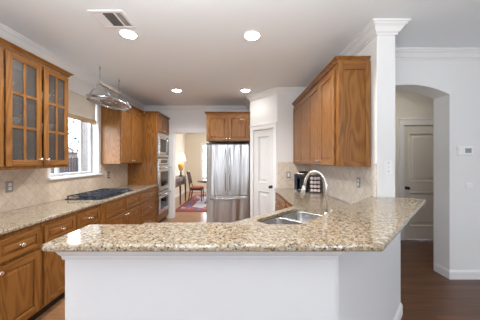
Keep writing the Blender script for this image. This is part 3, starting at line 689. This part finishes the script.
# ------------------------------------------------------------------ cooktop
cx0 = -2.31
ck = thing('cooktop', 'black gas cooktop with cast iron grates under the window', 'cooktop', (cx0, 2.955, .9155))
CW, CL = .485, .90
MB().box(0, CW, 0, CL, 0, .012).build('tray', 'hob', ck, .004)
for (bx, by, br) in ((.13, .16, .04), (.36, .16, .035), (.245, .41, .05), (.13, .66, .035), (.36, .66, .04)):
    m_ = MB(); m_.lathe([(br + .012, .0125), (br + .012, .018), (br, .02), (br, .028), (br - .008, .034), (0, .034)], (bx, by, 0)); m_.build('burner', 'iron', ck)
for y0, y1 in ((.02, .285), (.29, .53), (.535, .80)):
    m_ = MB(); r_ = .006; z = .044
    for x in (.02, .245, CW - .02): m_.box(x - r_, x + r_, y0, y1, z - r_, z + r_)
    for y in (y0 + r_, (y0 + y1) / 2, y1 - r_): m_.box(.02, CW - .02, y - r_, y + r_, z - r_, z + r_)
    for x in (.13, .36): m_.box(x - r_ * .8, x + r_ * .8, y0 + .012, y1 - .012, z - r_, z + r_)
    for x in (.02, CW - .02):
        for y in (y0 + r_, y1 - r_): m_.box(x - r_, x + r_, y - r_, y + r_, .0125, z)
    m_.build('grate', 'iron', ck, .0015)
for k in range(5):
    m_ = MB(); m_.lathe([(.019, .0125), (.018, .03), (.015, .036), (0, .036)], (.06 + .09 * k, .852, 0)); m_.build('control_knob', 'nickel', ck)

# ------------------------------------------------------------------ coffee things
cm = thing('coffee_maker', 'black pod coffee maker in the corner of the right counter', 'coffee maker', (1.07, 3.78, .9155), R(-25))
MB().loft([rrect(-.085, .085, -.15, .13, .03, 0), rrect(-.085, .085, -.15, .13, .03, .03), rrect(-.08, .08, -.145, .125, .03, .035)], sm=False).build('base', 'black', cm, .002)
MB().loft([rrect(-.085, .085, .0, .13, .03, .03), rrect(-.085, .085, .0, .13, .03, .25)], sm=False).build('column', 'black', cm)
MB().loft([rrect(-.085, .085, -.13, .13, .04, .22), rrect(-.09, .09, -.14, .135, .05, .25), rrect(-.088, .088, -.14, .13, .06, .30), rrect(-.07, .07, -.10, .11, .05, .328), rrect(-.04, .04, -.06, .07, .03, .336)]).build('head', 'black', cm)
MB().tube([(-.08, -.1, .30), (-.06, -.155, .30), (.06, -.155, .30), (.08, -.1, .30)], .009).build('handle', 'nickel', cm)
MB().loft([rrect(-.06, .06, -.14, -.03, .02, .036), rrect(-.06, .06, -.14, -.03, .02, .045)], sm=False).build('drip_tray', 'nickel', cm)
MB().loft([rrect(-.135, -.087, -.1, .12, .02, .03), rrect(-.135, -.087, -.1, .12, .02, .29)], sm=False).build('water_tank', 'tank', cm)
RKx, RKy, RKa = 1.205, 3.60, R(-12)
pr = thing('pod_rack', 'black rack of pale coffee pods right of the coffee maker', 'pod rack', (RKx, RKy, .9155), RKa)
mb = MB(); mb.box(-.088, .088, -.04, .05, 0, .012).box(-.088, -.078, -.04, .05, .012, .27).box(.078, .088, -.04, .05, .012, .27).box(-.088, .088, -.04, .05, .27, .28).box(-.078, .078, .042, .05, .012, .27)
for k in range(1, 4): mb.box(-.078, .078, -.035, .042, .012 + .0645 * k - .004, .012 + .0645 * k)
mb.build('frame', 'black', pr, .002)
pod0 = None
for r_ in range(4):
    for c_ in range(3):
        lx, lz = -.052 + .052 * c_, .012 + .0645 * r_ + .0275 + .0005
        wx = RKx + lx * math.cos(RKa); wy = RKy + lx * math.sin(RKa)
        if pod0 is None:
            m_ = MB(); m_.lathe([(0, -.043), (.0255, -.043), (.0265, -.041), (.0235, -.038), (.019, .0), (0, .002)], (0, 0, 0), 'y', 16)
            pod0 = m_.build('coffee_pod', 'pod'); o = pod0
        else: o = pod0.copy(); COL.objects.link(o)
        o.location = (wx, wy, .9155 + lz); o.rotation_euler = (0, 0, RKa)
        tag(o, 'pale lidded coffee pod in the black rack beside the coffee maker', 'coffee pod', 'coffee pods in the rack')

# bowls behind the seeded glass
for i, (wy, zz, lab) in enumerate(((2.06, 1.374 + .72, 'white bowl on the top shelf behind the first glass door'), (2.12, 1.374 + .39, 'white bowl on the middle shelf behind the first glass door'),
                                    (2.46, 1.374 + .72, 'white bowl on the top shelf behind the second glass door'), (2.50, 1.374 + .39, 'white bowl on the middle shelf behind the second glass door'))):
    if i == 0:
        m_ = MB(); m_.lathe([(.03, 0), (.032, .006), (.055, .03), (.075, .075), (.072, .075), (.052, .033), (.02, .012), (0, .012)]); bw0 = m_.build('bowl', 'china'); o = bw0
    else: o = bw0.copy(); COL.objects.link(o)
    o.location = (-2.17, wy, zz - .0015); tag(o, lab, 'bowl', 'bowls in the glazed cabinet')

# ------------------------------------------------------------------ outlets, switches, thermostat
def plate_thing(name, label, cat, loc, rz, w, h, pm, kind, im='white'):
    r = thing(name, label, cat, loc, rz)
    MB().box(-w / 2, w / 2, -.006, -.0005, -h / 2, h / 2).build('cover_plate', pm, r, .002)
    if kind == 'duplex':
        for z in (-.02, .02):
            m_ = MB(); m_.loft([rrect(-.016, .016, z - .0145, z + .0145, .008, 0)] * 1 + [rrect(-.016, .016, z - .0145, z + .0145, .008, .003)], sm=False)
            for v in m_.bm.verts: v.co = Vector((v.co.x, -.006 - v.co.z, v.co.y))
            o = m_.build('receptacle', im, r)
            MB().box(-.008, -.005, -.0095, -.0085, z - .004, z + .006).box(.005, .008, -.0095, -.0085, z - .004, z + .006).build('slots', 'slot', o)
    elif kind == 'toggle':
        MB().prism([(-.006, -.011), (-.02, .004), (-.018, .011), (-.006, .011)], -.005, .005, 'x').build('toggle', im, r)
        for z in (-.042, .042): m_ = MB(); m_.lathe([(.0045, -.006), (.0045, -.008), (0, -.0085)], (0, 0, z), 'y', 10); m_.build('screw', 'slot', r)
    elif kind == 'rocker':
        MB().box(-.017, .017, -.010, -.006, -.033, .033).build('rocker', im, r, .002)
    return r
plate_thing('wall_outlet', 'grey-plated outlet on the left backsplash near the frame edge', 'outlet', (XL + .0105, 2.31, 1.165), q, .075, .118, 'plate', 'duplex')
plate_thing('wall_outlet', 'brown outlet on the backsplash beyond the cooktop', 'outlet', (XL + .0105, 4.06, 1.165), q, .072, .116, 'brown', 'duplex', 'almond')
plate_thing('wall_outlet', 'grey-plated outlet on the right backsplash near the column', 'outlet', (WX0 - .0105, 2.49, 1.19), R(-90), .073, .118, 'plate', 'duplex')
plate_thing('light_switch', 'switch on the tile between the pantry door and coffee maker', 'light switch', (.895, PA[1] - .0105, 1.165), 0, .075, .118, 'plate', 'rocker')
plate_thing('light_switch', 'white toggle switch on the face of the column', 'light switch', (1.438, YC, 1.37), 0, .082, .13, 'white', 'toggle')
plate_thing('wall_plate', 'small blank white plate below the thermostat', 'wall plate', (2.775, YA, 1.13), 0, .08, .06, 'white', 'blank')
th = thing('thermostat', 'white thermostat with grey screen right of the arch', 'thermostat', (2.715, YA, 1.55))
MB().box(-.085, .085, -.025, -.0005, -.055, .055).build('case', 'white', th, .006)
MB().box(-.01, .065, -.0262, -.0245, -.025, .03).build('screen', 'lcd', th)
mb = MB()
for k in range(3): mb.box(-.06, -.035, -.0275, -.0245, -.03 + .025 * k, -.018 + .025 * k)
mb.build('buttons', 'white', th, .001)

# ------------------------------------------------------------------ ceiling lights and vent
spots = [(.128, 2.38, 'recessed ceiling light nearest, right of centre'), (-1.17, 2.35, 'recessed ceiling light next to the air vent'),
         (-1.2, 4.25, 'recessed ceiling light farther back, on the left'), (.1, 4.25, 'recessed ceiling light farther back, above the refrigerator')]
first = None
for x, y, lab in spots:
    if first is None:
        first = thing('recessed_light', lab, 'ceiling light', (x, y, ZC), 0, 'recessed ceiling lights')
        m_ = MB(); m_.lathe([(.078, -.0015), (.084, -.008), (.098, -.006), (.10, -.0005), (.078, -.0005)], n=32); m_.build('trim_ring', 'trim', first)
        m_ = MB(); m_.lathe([(.0785, -.0045), (.05, -.0065), (0, -.007)], n=32); m_.build('lens', 'lens', first); o = first
    else:
        o = copy_tree(first); o.location = (x, y, ZC)
        for c in list(o.children):
            if c.type == 'LIGHT': bpy.data.objects.remove(c)
    o['label'] = lab; o['category'] = 'ceiling light'; o['group'] = 'recessed ceiling lights'
    sd = bpy.data.lights.new('downlight', 'SPOT'); sd.energy = 5 if (x > 0 and y > 4) else 56 if y > 4 else 74; sd.color = (1.0, 0.985, 0.96); sd.spot_size = R(158); sd.spot_blend = 0.6; sd.shadow_soft_size = .06
    so2 = bpy.data.objects.new('downlight', sd); COL.objects.link(so2); so2.parent = o; so2.location = (0, 0, -.07)
vt = thing('air_vent', 'white louvred air vent in the ceiling', 'vent', (-1.345, 1.967, ZC))
VW, VL = .31, .263
mb = MB(); f_ = .028
mb.box(0, VW, 0, f_, -.012, -.0005).box(0, VW, VL - f_, VL, -.012, -.0005).box(0, f_, f_, VL - f_, -.012, -.0005).box(VW - f_, VW, f_, VL - f_, -.012, -.0005)
mb.box(.10, .112, f_, VL - f_, -.012, -.0005).box(.212, .224, f_, VL - f_, -.012, -.0005); mb.build('frame', 'trim', vt, .003)
MB().box(f_, VW - f_, f_, VL - f_, -.003, -.0005).build('backing', 'ventdark', vt)
mb = MB()
for k in range(6): y = f_ + .012 + .032 * k; mb.prism([(y, -.0035), (y + .014, -.012), (y + .017, -.012), (y + .003, -.0035)], .113, .211, 'x')
mb.build('louvre', 'ventdark', vt)
mb = MB()
for k in range(4): x = f_ + .002 + .018 * k; mb.prism([(x, -.011), (x + .014, -.004), (x + .016, -.004), (x + .002, -.011)], f_, VL - f_, 'y')
mb.build('louvre', 'trim', vt)
mb = MB()
for k in range(3): x = .228 + .018 * k; mb.prism([(x + .012, -.011), (x, -.004), (x + .002, -.004), (x + .014, -.011)], f_, VL - f_, 'y')
mb.build('louvre', 'trim', vt)

# ------------------------------------------------------------------ pot rack
PRx, PRy0, PRy1, PRz = -1.96, 3.0, 3.80, 2.30
pk = thing('pot_rack', 'oval steel pot rack hanging on chains near the window', 'pot rack', (PRx, (PRy0 + PRy1) / 2, PRz))
a_, b_ = .21, .40
def sup(t, k=1.0): c, s = math.cos(t), math.sin(t); return (a_ * k * math.copysign(abs(c) ** .75, c), b_ * k * math.copysign(abs(s) ** .75, s))
mb = MB(); K = 48; ou = [sup(2 * math.pi * i / K) for i in range(K)]; inn = [sup(2 * math.pi * i / K, .975) for i in range(K)]
lo = [[mb.bm.verts.new((p[0], p[1], z)) for p in ps] for ps, z in ((ou, -.02), (ou, .03), (inn, .03), (inn, -.02))]
for j in range(4):
    A, B = lo[j], lo[(j + 1) % 4]
    for i in range(K): mb._f([A[i], A[(i + 1) % K], B[(i + 1) % K], B[i]], 0, j % 2 == 0)
mb.build('ring', 'steelx', pk)
mb = MB()
for k in range(-4, 5):
    y = k * .085; xm = a_ * (1 - abs(y / b_) ** (2 / .75)) ** (.75 / 2) * .98; mb.tube([(-xm, y, -.005), (xm, y, -.005)], .003, 6)
for x in (-.11, 0, .11): ym = b_ * (1 - abs(x / a_) ** (2 / .75)) ** (.75 / 2) * .98; mb.tube([(x, -ym, -.008), (x, ym, -.008)], .003, 6)
mb.build('grid', 'steelx', pk)
MB().box(-.016, .016, -.29, .25, .20, .236).build('ridge_bar', 'nickel', pk, .003)
for y in (-.28, .24):
    for s in (-1, 1):
        xm = s * a_ * (1 - abs(y / b_) ** (2 / .75)) ** (.75 / 2) * .985
        MB().tube([(s * .006, y, .215), (xm, y, .015)], .007, 8).build('strut', 'steelx', pk)
for y in (-.27, .225):
    n = 9; ztop = ZC - PRz - .03; zb = .237
    m_ = MB(); st = (ztop - zb) / n
    for i in range(n):
        zc = zb + st * (i + .5); ax = i % 2
        m_.tube([((.008 * math.cos(t) if ax else 0), y + (0 if ax else .008 * math.cos(t)), zc + st * .62 * math.sin(t)) for t in [2 * math.pi * j / 10 for j in range(10)]], .0022, 5, closed=True)
    o = m_.build('chain', 'steelx', pk)
    MB().tube([(0, y, ZC - PRz - .001), (0, y, ztop + .012), (.012, y, ztop), (.014, y, ztop - .012), (0, y, ztop - .022), (-.012, y, ztop - .012)], .0035, 8).build('ceiling_hook', 'bronze', o)

# window shade
sh = thing('window_shade', 'cream fabric shade with tan bottom rail in the kitchen window', 'window shade', (XL - .03, WY0 + .01, 2.05))
MB().box(-.012, -.009, 0.005, WW - .025, .05, WZ1 - 2.05 - .004).build('fabric', 'shade', sh)
MB().box(-.02, 0, 0, WW - .02, -.015, .055).build('bottom_rail', 'rail', sh, .003)

# ------------------------------------------------------------------ dining room things
sb = thing('sideboard', 'dark wood sideboard under the lamp in the dining room', 'sideboard', (-2.44, 6.5, 0))
SBW, SBL = .56, 1.45
MB().box(0, SBW, 0, SBL, .85, .88).build('top', 'mahog', sb, .004)
MB().box(.02, SBW - .02, .02, SBL - .02, .62, .85).build('apron', 'mahog', sb, .003)
for k in range(3):
    m_ = MB(); m_.box(SBW - .02, SBW - .008, .05 + .46 * k, .05 + .46 * k + .43, .65, .83); o = m_.build('drawer', 'mahog', sb, .003)
    m_ = MB(); m_.lathe([(.012, 0), (.018, .012), (0, .02)], (SBW - .008, .265 + .46 * k, .74), 'x', 10); m_.build('knob', 'bronze', o)
for x in (.045, SBW - .045):
    for y in (.045, SBL / 2, SBL - .045): m_ = MB(); m_.loft([rrect(x - .016, x + .016, y - .016, y + .016, .005, 0, 2), rrect(x - .027, x + .027, y - .027, y + .027, .005, .62, 2)], sm=False); m_.build('leg', 'mahog', sb)
lp = thing('table_lamp', 'lit table lamp with amber urn base on the sideboard', 'lamp', (-2.03, 7.7, .8805))
MB().lathe([(.075, 0), (.08, .02), (.05, .04), (.03, .08), (.035, .12), (.02, .16), (.03, .185), (0, .185)]).build('pedestal', 'mahog', lp)
MB().lathe([(.03, .185), (.07, .22), (.095, .32), (.10, .40), (.085, .445), (.04, .46), (.03, .48), (0, .48)]).build('urn', 'amber', lp)
MB().lathe([(.008, .48), (.008, .80), (.012, .81), (.016, .83), (.0, .85)]).build('stem', 'bronze', lp)
m_ = MB(); m_.lathe([(.175, .52), (.15, .62), (.115, .73), (.09, .80)], n=28)
m_.bm.faces.ensure_lookup_table()
for f in [f for f in m_.bm.faces if len(f.verts) > 4]: m_.bm.faces.remove(f)
m_.build('lamp_shade', 'lampshade', lp)
ld = bpy.data.lights.new('lamp_bulb', 'POINT'); ld.energy = 14; ld.color = (1, .78, .5); ld.shadow_soft_size = .04
lo_ = bpy.data.objects.new('bulb', ld); COL.objects.link(lo_); lo_.parent = lp; lo_.location = (0, 0, .68)
rg = tag(MB().box(-1.86, .9, 6.2, 9.3, .0005, .012).build('rug', 'rugc'), 'patterned red and blue rug on the dining room floor', 'rug')
MB().box(-1.75, .7, 6.45, 9.05, .0125, .014).build('patterned_band', 'rug', rg); MB().box(-1.45, .4, 6.8, 8.7, .0145, .0155).build('sunlit_field', 'rugsun', rg)  # centre field: sunlight streaks on the rug put into its colour
ch = thing('dining_chair', 'dark wood dining chair with red seat beside the round table', 'chair', (-1.53, 7.95, .016), R(90))
# local: faces -y -> world +x
MB().loft([rrect(-.22, .22, -.22, .21, .03, .43), rrect(-.225, .225, -.225, .215, .03, .46), rrect(-.2, .2, -.2, .19, .03, .48)], sm=False).build('seat', 'redseat', ch)
MB().box(-.205, .205, -.205, .195, .37, .428).build('seat_frame', 'mahog', ch)
for x in (-.195, .195):
    MB().tube([(x, -.195, 0), (x, -.195, .40)], [.014, .021], 8).build('leg', 'mahog', ch)
    MB().tube([(x, .26, 0), (x, .2, .3), (x, .2, .47), (x, .25, .75), (x, .31, 1.02)], [.014, .019, .02, .018, .015], 8).build('back_post', 'mahog', ch)
MB().tube([(-.2, .305, 1.0), (0, .325, 1.02), (.2, .305, 1.0)], .02, 8).build('top_rail', 'mahog', ch)
MB().tube([(-.195, .215, .58), (.195, .215, .58)], .014, 8).build('lower_rail', 'mahog', ch)
for x in (-.1, 0, .1): MB().tube([(x, .215, .58), (x, .25, .78), (x, .31, 1.0)], .011, 6).build('slat', 'mahog', ch)
tb = thing('dining_table', 'dark round pedestal table partly hidden by the refrigerator', 'table', (-.85, 7.55, .016))
MB().lathe([(0, .70), (.56, .70), (.585, .712), (.58, .728), (0, .73)], n=40).build('tabletop', 'mahog', tb)
MB().lathe([(.10, .06), (.06, .12), (.05, .3), (.075, .4), (.05, .5), (.06, .62), (.2, .70), (0, .70)]).build('pedestal', 'mahog', tb)
for k in range(4):
    a = R(45 + 90 * k); MB().tube([(.05 * math.cos(a), .05 * math.sin(a), .12), (.25 * math.cos(a), .25 * math.sin(a), .1), (.42 * math.cos(a), .42 * math.sin(a), .022)], [.03, .025, .02], 8).build('foot', 'mahog', tb)

# ------------------------------------------------------------------ outside the kitchen window
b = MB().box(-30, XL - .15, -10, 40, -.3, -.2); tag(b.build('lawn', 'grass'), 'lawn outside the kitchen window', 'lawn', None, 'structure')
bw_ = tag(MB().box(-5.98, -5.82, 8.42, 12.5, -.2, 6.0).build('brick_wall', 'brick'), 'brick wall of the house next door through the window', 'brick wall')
fn = thing('fence', 'cedar picket fence seen through the kitchen window', 'fence', (-7.0, 3.5, -.2))
mb = MB()
for k in range(46): mb.prism([(k * .15, 0), (k * .15 + .12, 0), (k * .15 + .12, 1.72), (k * .15 + .06, 1.78), (k * .15, 1.72)], 0, .02, 'x')
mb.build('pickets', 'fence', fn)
MB().box(-.05, -.001, 0, 7, .4, .5).box(-.05, -.001, 0, 7, 1.3, 1.4).build('rails', 'fence', fn)
nh = thing('neighbour_house', 'distant house with a reddish roof beyond the fence', 'house', (-16, 15, -.2))
MB().box(-3, 3, -3, 3, 0, 2.2).build('walls', 'brick', nh)
MB().prism([(-3.4, 2.2), (3.4, 2.2), (0, 3.4)], -3.3, 3.3, 'y').build('roof', 'roof', nh)
tr = thing('tree', 'pale leafy tree behind the fence through the window', 'tree', (-9.4, 11.6, -.2))
mb = MB(); mb.tube([(0, 0, 0), (.1, 0, 1.5), (0, .1, 3), (.1, .1, 5)], [.16, .12, .1, .04], 8)
for k in range(9):
    a = k * 2.4; z = 1.8 + k * .35; mb.tube([(.05, .05, z), (.5 * math.cos(a), .5 * math.sin(a), z + .5), (1.1 * math.cos(a), 1.1 * math.sin(a), z + .9)], [.05, .03, .012], 5)
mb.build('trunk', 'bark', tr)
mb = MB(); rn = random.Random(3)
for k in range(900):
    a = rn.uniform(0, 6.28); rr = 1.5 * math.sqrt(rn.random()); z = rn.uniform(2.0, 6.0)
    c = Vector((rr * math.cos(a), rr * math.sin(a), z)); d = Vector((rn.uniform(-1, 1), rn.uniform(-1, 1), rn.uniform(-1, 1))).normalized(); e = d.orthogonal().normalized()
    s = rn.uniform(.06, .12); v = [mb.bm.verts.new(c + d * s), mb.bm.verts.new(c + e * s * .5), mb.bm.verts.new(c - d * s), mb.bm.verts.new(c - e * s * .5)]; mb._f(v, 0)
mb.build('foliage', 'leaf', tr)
